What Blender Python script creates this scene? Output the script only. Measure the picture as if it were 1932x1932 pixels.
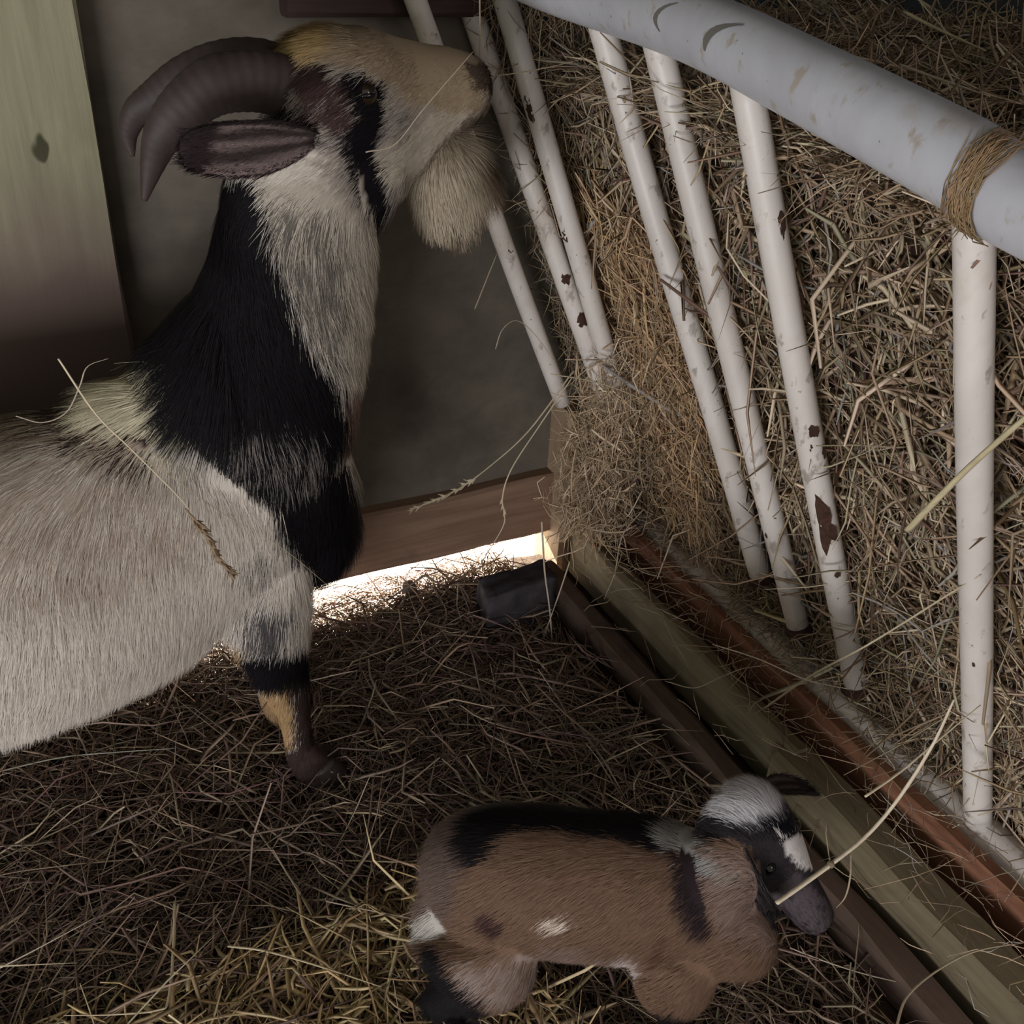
import bpy, bmesh, math, random
import numpy as np
from mathutils import Vector, Matrix, noise as mnoise
for o in list(bpy.data.objects): bpy.data.objects.remove(o)
SC = bpy.context.scene
COL = SC.collection
rng = np.random.default_rng(7)
random.seed(7)

# ------------------------------------------------------------------ camera
F_PX = 1900.0
def nrm(v):
    v = np.array(v, float); return v / np.linalg.norm(v)
_Z = nrm((165, 3002, 1900)); _Y = nrm((-1152, 1252, -1900)); _Y = nrm(_Y - _Z * (_Y @ _Z)); _X = np.cross(_Y, _Z)
R = np.array([_X, _Y, _Z])            # camera axes -> room axes
CAM = np.array([0.0, 0.0, 0.9])
cam_d = bpy.data.cameras.new('camera'); cam = bpy.data.objects.new('camera', cam_d); COL.objects.link(cam)
cam_d.sensor_width = 36; cam_d.lens = 36 * F_PX / 1932; cam_d.clip_start = 0.02
m = Matrix([list(R[0]) + [0], list(R[1]) + [0], list(R[2]) + [0], [0, 0, 0, 1]])
m.translation = Vector(CAM); cam.matrix_world = m
SC.camera = cam
cam_d.dof.use_dof = False

# ------------------------------------------------------------------ light
W = bpy.data.worlds.new('world'); SC.world = W; W.use_nodes = True
W.node_tree.nodes['Background'].inputs[0].default_value = (0.80, 0.76, 0.74, 1)
W.node_tree.nodes['Background'].inputs[1].default_value = 0.45
def area(name, loc, target, size, sy, power, col):
    d = bpy.data.lights.new(name, 'AREA'); d.shape = 'RECTANGLE'; d.size = size; d.size_y = sy; d.energy = power; d.color = col
    o = bpy.data.objects.new(name, d); COL.objects.link(o); o.location = loc
    o.rotation_euler = (Vector(target) - Vector(loc)).to_track_quat('-Z', 'Y').to_euler(); return o
sd = bpy.data.lights.new('sun', 'SUN'); sd.energy = 60; sd.angle = 0.01; sd.color = (1, 0.96, 0.88)
sun = bpy.data.objects.new('sun', sd); COL.objects.link(sun)
sun.rotation_euler = Vector((0.12, -0.90, -0.45)).to_track_quat('-Z', 'Y').to_euler()
area('doorway_daylight', (-1.05, -0.55, 0.27), (0.35, 0.75, 0.36), 0.9, 0.46, 20.0, (0.97, 0.97, 1.0))
area('right_rear_fill', (1.1, -0.9, 1.15), (0.75, 0.6, 0.4), 0.5, 0.5, 3.0, (1.0, 0.90, 0.82))  # added warm fill from the right rear, out of view, aimed at the hay
area('left_gap_foliage_light', (-1.0, 0.75, 1.2), (0.1, 1.1, 0.8), 0.25, 0.3, 0.5, (0.75, 1.0, 0.55))
vs = SC.view_settings; vs.view_transform = 'Standard'; vs.look = 'None'; vs.gamma = 1.0; vs.use_curve_mapping = False; vs.exposure = 0.26

# ------------------------------------------------------------------ measuring helpers
def ray(px, py): return R @ np.array([px - 966, 966 - py, -F_PX]) / F_PX
def onZ(px, py, z=0.0): d = ray(px, py); return CAM + d * ((z - CAM[2]) / d[2])
def onY(px, py, y): d = ray(px, py); return CAM + d * (y / d[1])
def onX(px, py, x): d = ray(px, py); return CAM + d * (x / d[0])
def proj(P):
    c = (np.asarray(P) - CAM) @ R
    return np.stack([966 + F_PX * c[:, 0] / -c[:, 2], 966 - F_PX * c[:, 1] / -c[:, 2]], 1)

# ------------------------------------------------------------------ object helpers
def tag(o, label=None, cat=None, group=None, kind=None):
    if label: o['label'] = label
    if cat: o['category'] = cat
    if group: o['group'] = group
    if kind: o['kind'] = kind
    return o
def link_mesh(name, me, mt, parent=None, smooth=True):
    o = bpy.data.objects.new(name, me); COL.objects.link(o)
    if mt: me.materials.clear(); me.materials.append(mt)
    if smooth and len(me.polygons): me.polygons.foreach_set('use_smooth', np.ones(len(me.polygons), bool))
    if parent: o.parent = parent; o.location = (0, 0, 0) if parent.parent else -parent.location
    return o
def empty(name, loc, label, cat, group=None):
    o = bpy.data.objects.new(name, None); COL.objects.link(o); o.location = loc; o.empty_display_size = 0.05
    return tag(o, label, cat, group)
def mesh_np(name, V, Fq, cols=None, normals=None):
    """V (n,3), Fq (m,k) faces"""
    me = bpy.data.meshes.new(name)
    V = np.ascontiguousarray(V, np.float32); Fq = np.ascontiguousarray(Fq, np.int32); k = Fq.shape[1]
    me.vertices.add(len(V)); me.vertices.foreach_set('co', V.ravel())
    me.loops.add(Fq.size); me.loops.foreach_set('vertex_index', Fq.ravel())
    me.polygons.add(len(Fq)); me.polygons.foreach_set('loop_start', np.arange(0, Fq.size, k, dtype=np.int32))
    me.polygons.foreach_set('loop_total', np.full(len(Fq), k, np.int32))
    me.update(calc_edges=True)
    if cols is not None:
        a = me.color_attributes.new('Col', 'FLOAT_COLOR', 'POINT')
        a.data.foreach_set('color', np.concatenate([cols, np.ones((len(cols), 1))], 1).astype(np.float32).ravel())
    if normals is not None:
        me.polygons.foreach_set('use_smooth', np.ones(len(Fq), bool))
        me.normals_split_custom_set_from_vertices(normals.astype(np.float32))
    return me
def catmull(P, n):
    P = np.asarray(P, float); Q = np.vstack([2 * P[0] - P[1], P, 2 * P[-1] - P[-2]]); out = []
    for i in range(len(P) - 1):
        a, b, c, d = Q[i], Q[i + 1], Q[i + 2], Q[i + 3]
        for t in np.linspace(0, 1, n, endpoint=False):
            out.append(0.5 * ((2 * b) + (-a + c) * t + (2 * a - 5 * b + 4 * c - d) * t * t + (-a + 3 * b - 3 * c + d) * t ** 3))
    out.append(P[-1]); return np.array(out)
def tube(P, Ra, Rb=None, side=(0, 1, 0), n=6, seg=16, sm=True, cap=True):
    """closed tube; Ra = half width along `side`, Rb = the other half width"""
    P = np.asarray(P, float); Ra = np.asarray(Ra, float); Rb = Ra if Rb is None else np.asarray(Rb, float)
    if sm:
        X = catmull(np.column_stack([P, Ra, Rb]), n); P, Ra, Rb = X[:, :3], np.maximum(X[:, 3], 1e-4), np.maximum(X[:, 4], 1e-4)
    T = np.gradient(P, axis=0); T /= np.linalg.norm(T, axis=1)[:, None] + 1e-12
    S = np.tile(np.array(side, float), (len(P), 1)); S -= T * (S * T).sum(1)[:, None]; S /= np.linalg.norm(S, axis=1)[:, None] + 1e-12
    N = np.cross(T, S); a = np.linspace(0, 2 * np.pi, seg, endpoint=False)
    V = (P[:, None] + S[:, None] * (np.cos(a)[None, :, None] * Ra[:, None, None]) + N[:, None] * (np.sin(a)[None, :, None] * Rb[:, None, None])).reshape(-1, 3)
    F = []
    for i in range(len(P) - 1):
        for j in range(seg):
            j2 = (j + 1) % seg; F.append((i * seg + j, i * seg + j2, (i + 1) * seg + j2, (i + 1) * seg + j))
    V = list(map(tuple, V))
    if cap:
        for e, r0 in ((0, 0), (1, (len(P) - 1) * seg)):
            c = len(V); d = -T[0] if e == 0 else T[-1]
            V.append(tuple(P[0 if e == 0 else -1] + d * 0.3 * min(Ra[0 if e == 0 else -1], Rb[0 if e == 0 else -1])))
            for j in range(seg):
                j2 = (j + 1) % seg
                F.append((r0 + j2, r0 + j, c) if e == 0 else (r0 + j, r0 + j2, c))
    return V, F
def ellipsoid(c, r, ax=None, nu=20, nv=12):
    A = np.eye(3) if ax is None else np.array(ax); V = []; F = []
    for i in range(nv + 1):
        t = np.pi * i / nv
        for j in range(nu):
            p = 2 * np.pi * j / nu
            l = np.array([np.sin(t) * np.cos(p) * r[0], np.sin(t) * np.sin(p) * r[1], np.cos(t) * r[2]]); V.append(tuple(np.array(c) + l @ A))
    for i in range(nv):
        for j in range(nu):
            j2 = (j + 1) % nu; F.append((i * nu + j, (i + 1) * nu + j, (i + 1) * nu + j2, i * nu + j2))
    return V, F
def join(parts):
    V = []; F = []
    for v, f in parts:
        o = len(V); V += list(v); F += [tuple(i + o for i in x) for x in f]
    me = bpy.data.meshes.new('m'); me.from_pydata([tuple(map(float, v)) for v in V], [], F); me.update(); return me
def fuse(parts, voxel, smooth=6):
    me = join(parts); o = bpy.data.objects.new('tmp', me); COL.objects.link(o)
    r = o.modifiers.new('r', 'REMESH'); r.mode = 'VOXEL'; r.voxel_size = voxel
    s = o.modifiers.new('s', 'SMOOTH'); s.factor = 0.6; s.iterations = smooth
    dg = bpy.context.evaluated_depsgraph_get(); dg.update()
    out = bpy.data.meshes.new_from_object(o.evaluated_get(dg)); bpy.data.objects.remove(o); return out
def box(x0, x1, y0, y1, z0, z1, bev=0.003, wob=0.0, ny=1, seed=0):
    """bevelled box running along y, cross-section rounded, optionally wavering"""
    b = bev; prof = [(x0 + b, z0), (x1 - b, z0), (x1, z0 + b), (x1, z1 - b), (x1 - b, z1), (x0 + b, z1), (x0, z1 - b), (x0, z0 + b)]
    V = []; F = []; n = len(prof)
    for i in range(ny + 1):
        y = y0 + (y1 - y0) * i / ny
        for j, (x, z) in enumerate(prof):
            w = wob * mnoise.noise(Vector((y * 9 + seed, j * 0.7, seed))); w2 = wob * mnoise.noise(Vector((y * 7 + seed, 5, seed + j * .4)))
            V.append((x + w, y, z + w2))
    for i in range(ny):
        for j in range(n):
            j2 = (j + 1) % n; F.append((i * n + j, (i + 1) * n + j, (i + 1) * n + j2, i * n + j2))
    F.append(tuple(range(n))); F.append(tuple(reversed(range(ny * n, ny * n + n)))); return V, F
def box_x(x0, x1, y0, y1, z0, z1, **k):     # same, running along x
    V, F = box(y0, y1, x0, x1, z0, z1, **k); return [(v[1], v[0], v[2]) for v in V], [tuple(reversed(f)) for f in F]
def box_z(x0, x1, y0, y1, z0, z1, **k):     # same, running along z
    V, F = box(x0, x1, z0, z1, y0, y1, **k); return [(v[0], v[2], v[1]) for v in V], [tuple(reversed(f)) for f in F]

# ------------------------------------------------------------------ materials
def new_mat(name, rough=0.8, spec=0.3):
    mt = bpy.data.materials.new(name); mt.use_nodes = True; nt = mt.node_tree; b = nt.nodes['Principled BSDF']
    b.inputs['Roughness'].default_value = rough; b.inputs['Specular IOR Level'].default_value = spec; return mt, nt, b
def noise_node(nt, scale, stretch=(1, 1, 1), detail=6, rough=0.6, dist=0.0):
    tc = nt.nodes.new('ShaderNodeTexCoord'); mp = nt.nodes.new('ShaderNodeMapping'); mp.inputs['Scale'].default_value = stretch
    n = nt.nodes.new('ShaderNodeTexNoise'); n.inputs['Scale'].default_value = scale; n.inputs['Detail'].default_value = detail
    n.inputs['Roughness'].default_value = rough; n.inputs['Distortion'].default_value = dist
    nt.links.new(tc.outputs['Object'], mp.inputs['Vector']); nt.links.new(mp.outputs['Vector'], n.inputs['Vector']); return n
def ramp(nt, src, stops):
    r = nt.nodes.new('ShaderNodeValToRGB'); e = r.color_ramp.elements
    while len(e) > 1: e.remove(e[-1])
    e[0].position = stops[0][0]; e[0].color = (*stops[0][1], 1)
    for p, c in stops[1:]:
        x = e.new(p); x.color = (*c, 1)
    nt.links.new(src, r.inputs['Fac']); return r
def mixc(nt, fac, a, b):
    x = nt.nodes.new('ShaderNodeMix'); x.data_type = 'RGBA'
    nt.links.new(fac, x.inputs[0]); nt.links.new(a, x.inputs[6])
    if isinstance(b, tuple): x.inputs[7].default_value = (*b, 1)
    else: nt.links.new(b, x.inputs[7])
    return x.outputs[2]
def bump(nt, b, src, st=0.3, dist=0.003):
    bp = nt.nodes.new('ShaderNodeBump'); bp.inputs['Strength'].default_value = st; bp.inputs['Distance'].default_value = dist
    nt.links.new(src, bp.inputs['Height']); nt.links.new(bp.outputs[0], b.inputs['Normal'])
def wood(name, c0, c1, stretch, stain=(0.05, 0.04, 0.03), amt=0.55, rough=0.75, speck=None):
    mt, nt, b = new_mat(name, rough, 0.25)
    g = noise_node(nt, 14, stretch, 8, 0.65, 0.4); r = ramp(nt, g.outputs[0], [(0.3, c0), (0.7, c1)])
    s = noise_node(nt, 5, (1, 1, 1), 5, 0.6); sr = ramp(nt, s.outputs[0], [(amt, (0, 0, 0)), (amt + 0.15, (1, 1, 1))])
    c = mixc(nt, sr.outputs[0], r.outputs[0], stain)
    if speck:
        k = noise_node(nt, speck, (1, 1, 0.6), 2, 0.5); kr = ramp(nt, k.outputs[0], [(0.70, (0, 0, 0)), (0.74, (1, 1, 1))]); c = mixc(nt, kr.outputs[0], c, (0.06, 0.06, 0.03))
    nt.links.new(c, b.inputs['Base Color']); bump(nt, b, g.outputs[0], 0.35, 0.002); return mt
def vcol(name, rough=0.6, spec=0.2, trans=0.0, var=0.0):
    mt, nt, b = new_mat(name, rough, spec); a = nt.nodes.new('ShaderNodeVertexColor'); a.layer_name = 'Col'
    nt.links.new(a.outputs[0], b.inputs['Base Color']); return mt
M_fur = vcol('animal_hair', 0.7, 0.12)
M_skin = vcol('animal_skin', 0.9, 0.1)
M_straw = vcol('dry_grass', 0.5, 0.35)

def paint_mat(name, cs):
    mt, nt, b = new_mat(name, 0.42, 0.45)
    n1 = noise_node(nt, 60, (1, 1, 0.6), 5, 0.6); n2 = noise_node(nt, 9, (1, 1, 0.5), 6, 0.65, 0.5); n3 = noise_node(nt, 170, (1, 1, 1), 3, 0.5)
    base = ramp(nt, n2.outputs[0], [(0.35, cs[0]), (0.55, cs[1]), (0.72, cs[2])])
    dirt = ramp(nt, n1.outputs[0], [(0.60, (0, 0, 0)), (0.68, (1, 1, 1))]); c = mixc(nt, dirt.outputs[0], base.outputs[0], (0.42, 0.37, 0.32))
    sp = ramp(nt, n3.outputs[0], [(0.73, (0, 0, 0)), (0.75, (1, 1, 1))]); c = mixc(nt, sp.outputs[0], c, (0.12, 0.09, 0.07))
    nt.links.new(c, b.inputs['Base Color']); bump(nt, b, n1.outputs[0], 0.15, 0.0008); return mt
M_enamel = paint_mat('flaking_cream_enamel', [(.66, .60, .545), (.76, .70, .645), (.58, .50, .42)])
M_rail = paint_mat('grubby_white_enamel', [(.46, .455, .485), (.55, .55, .58), (.43, .38, .345)])
M_rust, _nt, _b = new_mat('bare_rusty_steel', 0.85, 0.2)
_n = noise_node(_nt, 120); _nt.links.new(ramp(_nt, _n.outputs[0], [(0.3, (0.035, 0.018, 0.012)), (0.7, (0.09, 0.045, 0.03))]).outputs[0], _b.inputs['Base Color'])
M_panel = wood('weathered_plywood', (0.115, 0.10, 0.078), (0.185, 0.158, 0.125), (1.0, 1, 1.4), (0.10, 0.085, 0.07), 0.5, 0.9)
M_beam = wood('brown_beam_wood', (0.18, 0.105, 0.07), (0.30, 0.19, 0.13), (0.35, 1, 6), (0.12, 0.08, 0.06), 0.6)
M_board = wood('greenish_board_painted_shade', (0.25, 0.235, 0.15), (0.36, 0.335, 0.22), (7, 1, 0.4), (0.24, 0.21, 0.13), 0.55, 0.85, speck=26)
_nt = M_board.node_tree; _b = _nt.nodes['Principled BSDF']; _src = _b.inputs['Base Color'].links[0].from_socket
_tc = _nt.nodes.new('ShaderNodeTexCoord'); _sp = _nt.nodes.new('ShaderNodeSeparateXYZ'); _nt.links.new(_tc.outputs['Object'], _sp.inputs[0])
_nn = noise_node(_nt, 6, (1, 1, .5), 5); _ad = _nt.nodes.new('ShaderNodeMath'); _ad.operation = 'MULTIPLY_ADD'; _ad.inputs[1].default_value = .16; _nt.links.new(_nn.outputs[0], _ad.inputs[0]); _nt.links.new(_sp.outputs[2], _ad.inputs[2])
_rp = ramp(_nt, _ad.outputs[0], [(.60, (1, 1, 1)), (.74, (0, 0, 0))]); _nt.links.new(mixc(_nt, _rp.outputs[0], _src, (.135, .095, .08)), _b.inputs['Base Color'])   # shade on the lower board put into its colour, plus some browner wood
M_red = wood('red_brown_board', (0.20, 0.085, 0.045), (0.32, 0.15, 0.09), (4, 0.5, 4), (0.11, 0.06, 0.04), 0.55)
M_olive = wood('olive_grey_timber', (0.12, 0.095, 0.058), (0.22, 0.18, 0.11), (7, 0.35, 7), (0.10, 0.08, 0.05), 0.58)
M_low = wood('dirty_brown_timber', (0.08, 0.052, 0.04), (0.15, 0.10, 0.075), (5, 0.5, 5), (0.05, 0.035, 0.03), 0.52)
M_post = wood('pale_post_wood', (0.26, 0.18, 0.12), (0.40, 0.29, 0.19), (5, 5, 0.4), (0.22, 0.15, 0.1), 0.6)
M_darkwall = wood('slate_grey_board', (0.06, 0.07, 0.08), (0.10, 0.11, 0.12), (1, 1, 3), (0.05, 0.05, 0.05), 0.6)
M_roof = wood('roof_boards', (0.06, 0.05, 0.045), (0.11, 0.09, 0.08), (5, 0.4, 1), (0.04, 0.03, 0.03), 0.6)
M_dirt, _nt, _b = new_mat('trodden_litter', 0.95, 0.1)
_n = noise_node(_nt, 30); _nt.links.new(ramp(_nt, _n.outputs[0], [(0.3, (0.022, 0.015, 0.010)), (0.7, (0.075, 0.05, 0.034))]).outputs[0], _b.inputs['Base Color']); bump(_nt, _b, _n.outputs[0], 0.8, 0.01)
M_out, _nt, _b = new_mat('sunlit_pale_ground', 0.9, 0.1)
_n = noise_node(_nt, 20); _nt.links.new(ramp(_nt, _n.outputs[0], [(0.3, (0.55, 0.5, 0.42)), (0.7, (0.8, 0.76, 0.68))]).outputs[0], _b.inputs['Base Color'])
M_brick, _nt, _b = new_mat('dark_grey_block', 0.9, 0.15)
_n = noise_node(_nt, 45); _nt.links.new(ramp(_nt, _n.outputs[0], [(0.3, (0.03, 0.026, 0.03)), (0.7, (0.065, 0.055, 0.06))]).outputs[0], _b.inputs['Base Color']); bump(_nt, _b, _n.outputs[0], 0.6, 0.004)

# ------------------------------------------------------------------ setting
YW = 1.125                                        # inner face of the back wall
XW = 1.00                                         # right wall behind the hay
def struct(name, parts, mt, smooth=False):
    o = link_mesh(name, join(parts), mt, None, smooth); o['kind'] = 'structure'; return o
# floor: lumpy litter
gx, gy = 70, 60; V = []; Fc = []
for j in range(gy + 1):
    for i in range(gx + 1):
        x = -1.3 + 2.32 * i / gx; y = -0.6 + 1.73 * j / gy
        V.append((x, y, 0.012 * mnoise.noise(Vector((x * 6, y * 6, 1))) + 0.005 * mnoise.noise(Vector((x * 25, y * 25, 3))) - 0.006))
for j in range(gy):
    for i in range(gx):
        a = j * (gx + 1) + i; Fc.append((a, a + 1, a + gx + 2, a + gx + 1))
struct('floor', [(V, Fc)], M_dirt, True)
def floor_z(x, y): return 0.012 * mnoise.noise(Vector((x * 6, y * 6, 1))) - 0.006
struct('ground_outside', [box(-3, 4, YW + 0.02, 5, -0.10, -0.03)], M_out)
struct('wall_back', [box_x(-1.3, 0.74, YW, YW + 0.03, 0.13, 1.7)], M_panel)
struct('trim_1', [box_x(-1.3, 0.675, YW - 0.022, YW + 0.03, 0.055, 0.155, bev=0.004, wob=0.004, ny=40, seed=2)], M_beam)
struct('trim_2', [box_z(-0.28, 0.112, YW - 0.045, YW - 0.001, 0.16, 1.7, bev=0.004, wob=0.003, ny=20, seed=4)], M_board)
struct('trim_3', [box_z(0.668, 0.735, YW - 0.055, YW + 0.03, -0.1, 0.27, bev=0.006, wob=0.003, ny=14, seed=8)], M_post)
struct('wall_right', [box(XW, XW + 0.04, -0.6, 1.4, -0.02, 1.7)], M_darkwall)
struct('wall_back_right', [box_x(0.736, 1.04, YW, YW + 0.03, -0.1, 1.7)], M_darkwall)
struct('wall_left', [box(-1.34, -1.3, -0.1, 1.15, -0.02, 1.7)], M_panel)
struct('ceiling', [box(-1.34, 1.04, -0.3, 1.4, 1.7, 1.74)], M_roof)
struct('trim_4', [box_x(0.31, 0.74, YW - 0.03, YW - 0.002, 0.768, 0.95, bev=0.004, wob=0.003, ny=20, seed=9)], wood('dark_brown_rail', (0.05, 0.03, 0.028), (0.085, 0.055, 0.05), (0.5, 1, 6)))

# ------------------------------------------------------------------ timbers under the rack
def timber(name, parts, mt, label, cat):
    o = link_mesh(name, join(parts), mt, None, False); return tag(o, label, cat)
timber('timber', [box(0.617, 0.655, 0.02, 1.06, -0.005, 0.036, bev=0.008, wob=0.006, ny=50, seed=11)], M_low, 'dirty brown timber lying lowest on the straw floor behind the kid', 'timber')
timber('timber', [box(0.682, 0.703, 0.56, 1.06, 0.0, 0.088, bev=0.004, wob=0.005, ny=30, seed=15)], M_olive, 'narrow grey timber between the lowest timber and the red-brown board, nearest the wooden post', 'timber')
timber('timber', [box(0.664, 0.712, 0.02, 0.575, 0.0, 0.080, bev=0.006, wob=0.004, ny=30, seed=16)], M_olive, 'wide olive timber beside the kid\'s head, in front of the red-brown board', 'timber')
timber('board', [box(0.740, 0.758, 0.02, 1.06, 0.0, 0.098, bev=0.003, wob=0.003, ny=50, seed=19)], M_red, 'red-brown board on edge directly in front of the white bottom pipe of the rack', 'board')

# ------------------------------------------------------------------ hay rack
rack = empty('hay_rack', (0.785, 0.6, 0.0), 'white enamelled metal hay rack with sloping round bars, paint flaking to rust', 'hay rack')
railP = [(0.585, 0.12, 0.712), (0.572, 0.40, 0.742), onX(1796, 298, 0.57), onX(1522, 154, 0.57), onX(1298, 46, 0.57), (0.552, 0.99, 0.812), (0.50, 1.06, 0.835), (0.44, 1.085, 0.845)]
def curve_pts(P, n=8): return catmull(P, n)
link_mesh('top_rail', join([tube(railP, [0.029] * len(railP), seg=28, n=10)]), M_rail, rack)
link_mesh('bottom_rail', join([tube([(0.787, 0.02, 0.072), (0.787, 1.07, 0.082)], [0.028, 0.028], seg=24, sm=False)]), M_enamel, rack)
bars = [  # top point, bottom point
    (onY(762, -60, 1.072), onY(1062, 760, 1.075), .0115),
    (onX(862, -60, .505), onX(1150, 770, .70), .0128),
    (onX(935, -60, .53), onX(1180, 800, .715), .0128),
    (onX(1115, -25, .567), onX(1437, 1095, .78), .0137),
    (onX(1228, 30, .57), onX(1508, 1190, .783), .0137),
    (onX(1405, 140, .57), onX(1617, 1300, .783), .0137),
    (onX(1838, 380, .57), onX(1845, 1568, .785), .0137)]
def patch_on_bar(bar, a, b, r, pts, u0, up):
    """rust scab: irregular patch wrapped on the bar; pts = (angle rad, along 0..1) outline"""
    a = np.array(a); b = np.array(b); T = (b - a) / np.linalg.norm(b - a); L = np.linalg.norm(b - a)
    V = [];
    mid = a + T * L * u0; c = nrm(CAM - mid); c = nrm(c - T * (c @ T)); S = np.cross(T, c)
    K = []
    for rr in (0.0, 0.5, 1.0):
        for ang, al in pts:
            an = up + ang * rr; s = u0 * L + al * rr; K.append(tuple(a + T * s + (c * math.cos(an) + S * math.sin(an)) * (r * 1.012 + 0.0004)))
    n = len(pts); F = [(i, (i + 1) % n, n + (i + 1) % n, n + i) for i in range(n)] + [(n + i, n + (i + 1) % n, 2 * n + (i + 1) % n, 2 * n + i) for i in range(n)]
    return K, F
def scab(w, h, seed, n=22):
    rr = random.Random(seed); return [(w * math.cos(t) * (0.55 + 0.6 * rr.random()), h * math.sin(t) * (0.55 + 0.6 * rr.random())) for t in [2 * math.pi * i / n for i in range(n)]]
bar_objs = []
for i, (a, b, r) in enumerate(bars):
    a = np.array(a); b = np.array(b)
    P = [a, a * .7 + b * .3 + rng.normal(0, .0012, 3), a * .35 + b * .65 + rng.normal(0, .0012, 3), b]
    o = link_mesh('bar', join([tube(P, [r] * 4, seg=20, n=8)]), M_enamel, rack); bar_objs.append((o, a, b, r))
    if i > 2: link_mesh('socket_ring', join([tube([b - nrm(b - a) * .010, b - nrm(b - a) * .002], [r * 1.22, r * 1.3], sm=False, seg=20)]), M_rust, o)
def along(i, px, py):      # fraction along bar nearest a picture height
    a, b = bar_objs[i][1:3]; q = proj(np.array([a + (b - a) * t for t in np.linspace(0, 1, 200)])); return np.argmin(abs(q[:, 1] - py)) / 199
for i, py, w, h, up in [(5, 800, .30, .006, .25), (5, 830, .2, .004, -.35), (5, 845, .12, .007, .75), (5, 975, .75, .030, -.55), (5, 935, .5, .014, -.9), (5, 1072, .16, .003, 0.1), (5, 418, .25, .008, .55), (5, 440, .1, .003, .5),
                        (3, 720, .6, .020, .35), (3, 800, .7, .022, .55), (3, 760, .3, .02, 1.0), (4, 1000, .1, .003, -.9), (2, 185, .5, .010, .1), (2, 215, .25, .006, .4), (2, 205, .3, .008, -.5), (2, 435, .8, .012, 0.2), (1, 520, .3, .006, .1), (1, 600, .4, .007, .4), (0, 470, .3, .005, -.2), (6, 1235, .07, .002, -.2)]:
    o, a, b, r = bar_objs[i]
    link_mesh('rust_patch', join([patch_on_bar(None, a, b, r, scab(w * 1.7, h * 1.45, i * 31 + py), along(i, 0, py), -up)]), M_rust, o, False)
# two dark curved scars on the rail
rail = curve_pts(railP, 10)
def rail_scar(px0, px1, py0, py1, w, seed):
    out = []
    P = np.array([onX(px0 + (px1 - px0) * t - 18 * math.sin(math.pi * t), py0 + (py1 - py0) * t, 0.545) for t in np.linspace(0, 1, 9)])
    V = []
    ctr = rail[:, :3]
    for k, p in enumerate(P):
        j = np.argmin(np.linalg.norm(ctr - p, axis=1)); i0 = min(max(j, 1), len(ctr) - 2); T = nrm(ctr[i0 + 1] - ctr[i0 - 1])
        q = ctr[j] + T * ((p - ctr[j]) @ T); d = nrm(p - q); ww = w * math.sin(math.pi * (k + .6) / 9.4)
        for s in (-1, 1): V.append(tuple(q + d * 0.0297 + T * ww * s))
    return V, [(2 * k, 2 * k + 1, 2 * k + 3, 2 * k + 2) for k in range(8)]
M_scar, _nt, _b = new_mat('grey_scuff', 0.8, 0.2); _b.inputs['Base Color'].default_value = (0.17, 0.16, 0.14, 1)
link_mesh('scuff_mark', join([rail_scar(1335, 1395, 95, 25, .005, 1)]), M_scar, rack, False)
link_mesh('scuff_mark', join([rail_scar(1252, 1275, 58, 0, .003, 1)]), M_scar, rack, False)

# ------------------------------------------------------------------ strands (straw, hay)
def strands(Pc, wid, cols, sides=3, taper=True, ring=None):
    """Pc (N,K,3) centre lines, wid (N,) half widths -> mesh arrays"""
    N, K, _ = Pc.shape
    T = np.gradient(Pc, axis=1); T /= np.linalg.norm(T, axis=2, keepdims=True) + 1e-9
    ref = rng.normal(size=(N, 1, 3)); S = ref - T * (ref * T).sum(2, keepdims=True); S /= np.linalg.norm(S, axis=2, keepdims=True) + 1e-9
    B = np.cross(T, S); tp = np.ones(K)
    if taper: tp = np.interp(np.linspace(0, 1, K), [0, .15, .8, 1], [.6, 1, .85, .2])
    ang = np.arange(sides) * 2 * np.pi / sides; flat = np.array([1.0] * sides)
    V = Pc[:, :, None, :] + (S[:, :, None, :] * (np.cos(ang) * 1.0)[None, None, :, None] + B[:, :, None, :] * (np.sin(ang) * 0.5)[None, None, :, None]) * (wid[:, None, None, None] * tp[None, :, None, None])
    V = V.reshape(-1, 3)
    base = (np.arange(N) * K * sides)[:, None, None]; kk = (np.arange(K - 1) * sides)[None, :, None]; jj = np.arange(sides)[None, None, :]; j2 = (jj + 1) % sides
    F = np.stack([base + kk + jj, base + kk + j2, base + kk + sides + j2, base + kk + sides + jj], -1).reshape(-1, 4)
    C = np.repeat(cols, K * sides, axis=0)
    return V, F, C
def bent(P0, D, L, K, curl, droop=0.0):
    N = len(P0); t = np.linspace(-.5, .5, K)[None, :, None]
    perp = rng.normal(size=(N, 3)); perp -= D * (perp * D).sum(1)[:, None]; perp /= np.linalg.norm(perp, axis=1)[:, None]
    kink = rng.normal(0, 1, (N, 1, 1)) * curl
    P = P0[:, None] + D[:, None] * (L[:, None, None] * t) + perp[:, None] * (L[:, None, None] * kink * (t * t * 4 - .33) * .5)
    p2 = np.cross(D, perp); P = P + p2[:, None] * (L[:, None, None] * rng.normal(0, 1, (N, 1, 1)) * curl * .6 * np.sin(t * 6))
    P[..., 2] -= droop * (t[..., 0] ** 2) * L[:, None]
    return P
def straw_cols(N, pal, w):
    pal = np.array(pal); c = pal[rng.choice(len(pal), N, p=w)]; return np.clip(c * rng.uniform(.65, 1.25, (N, 1)) + rng.normal(0, .01, (N, 3)), .005, 1)
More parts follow.
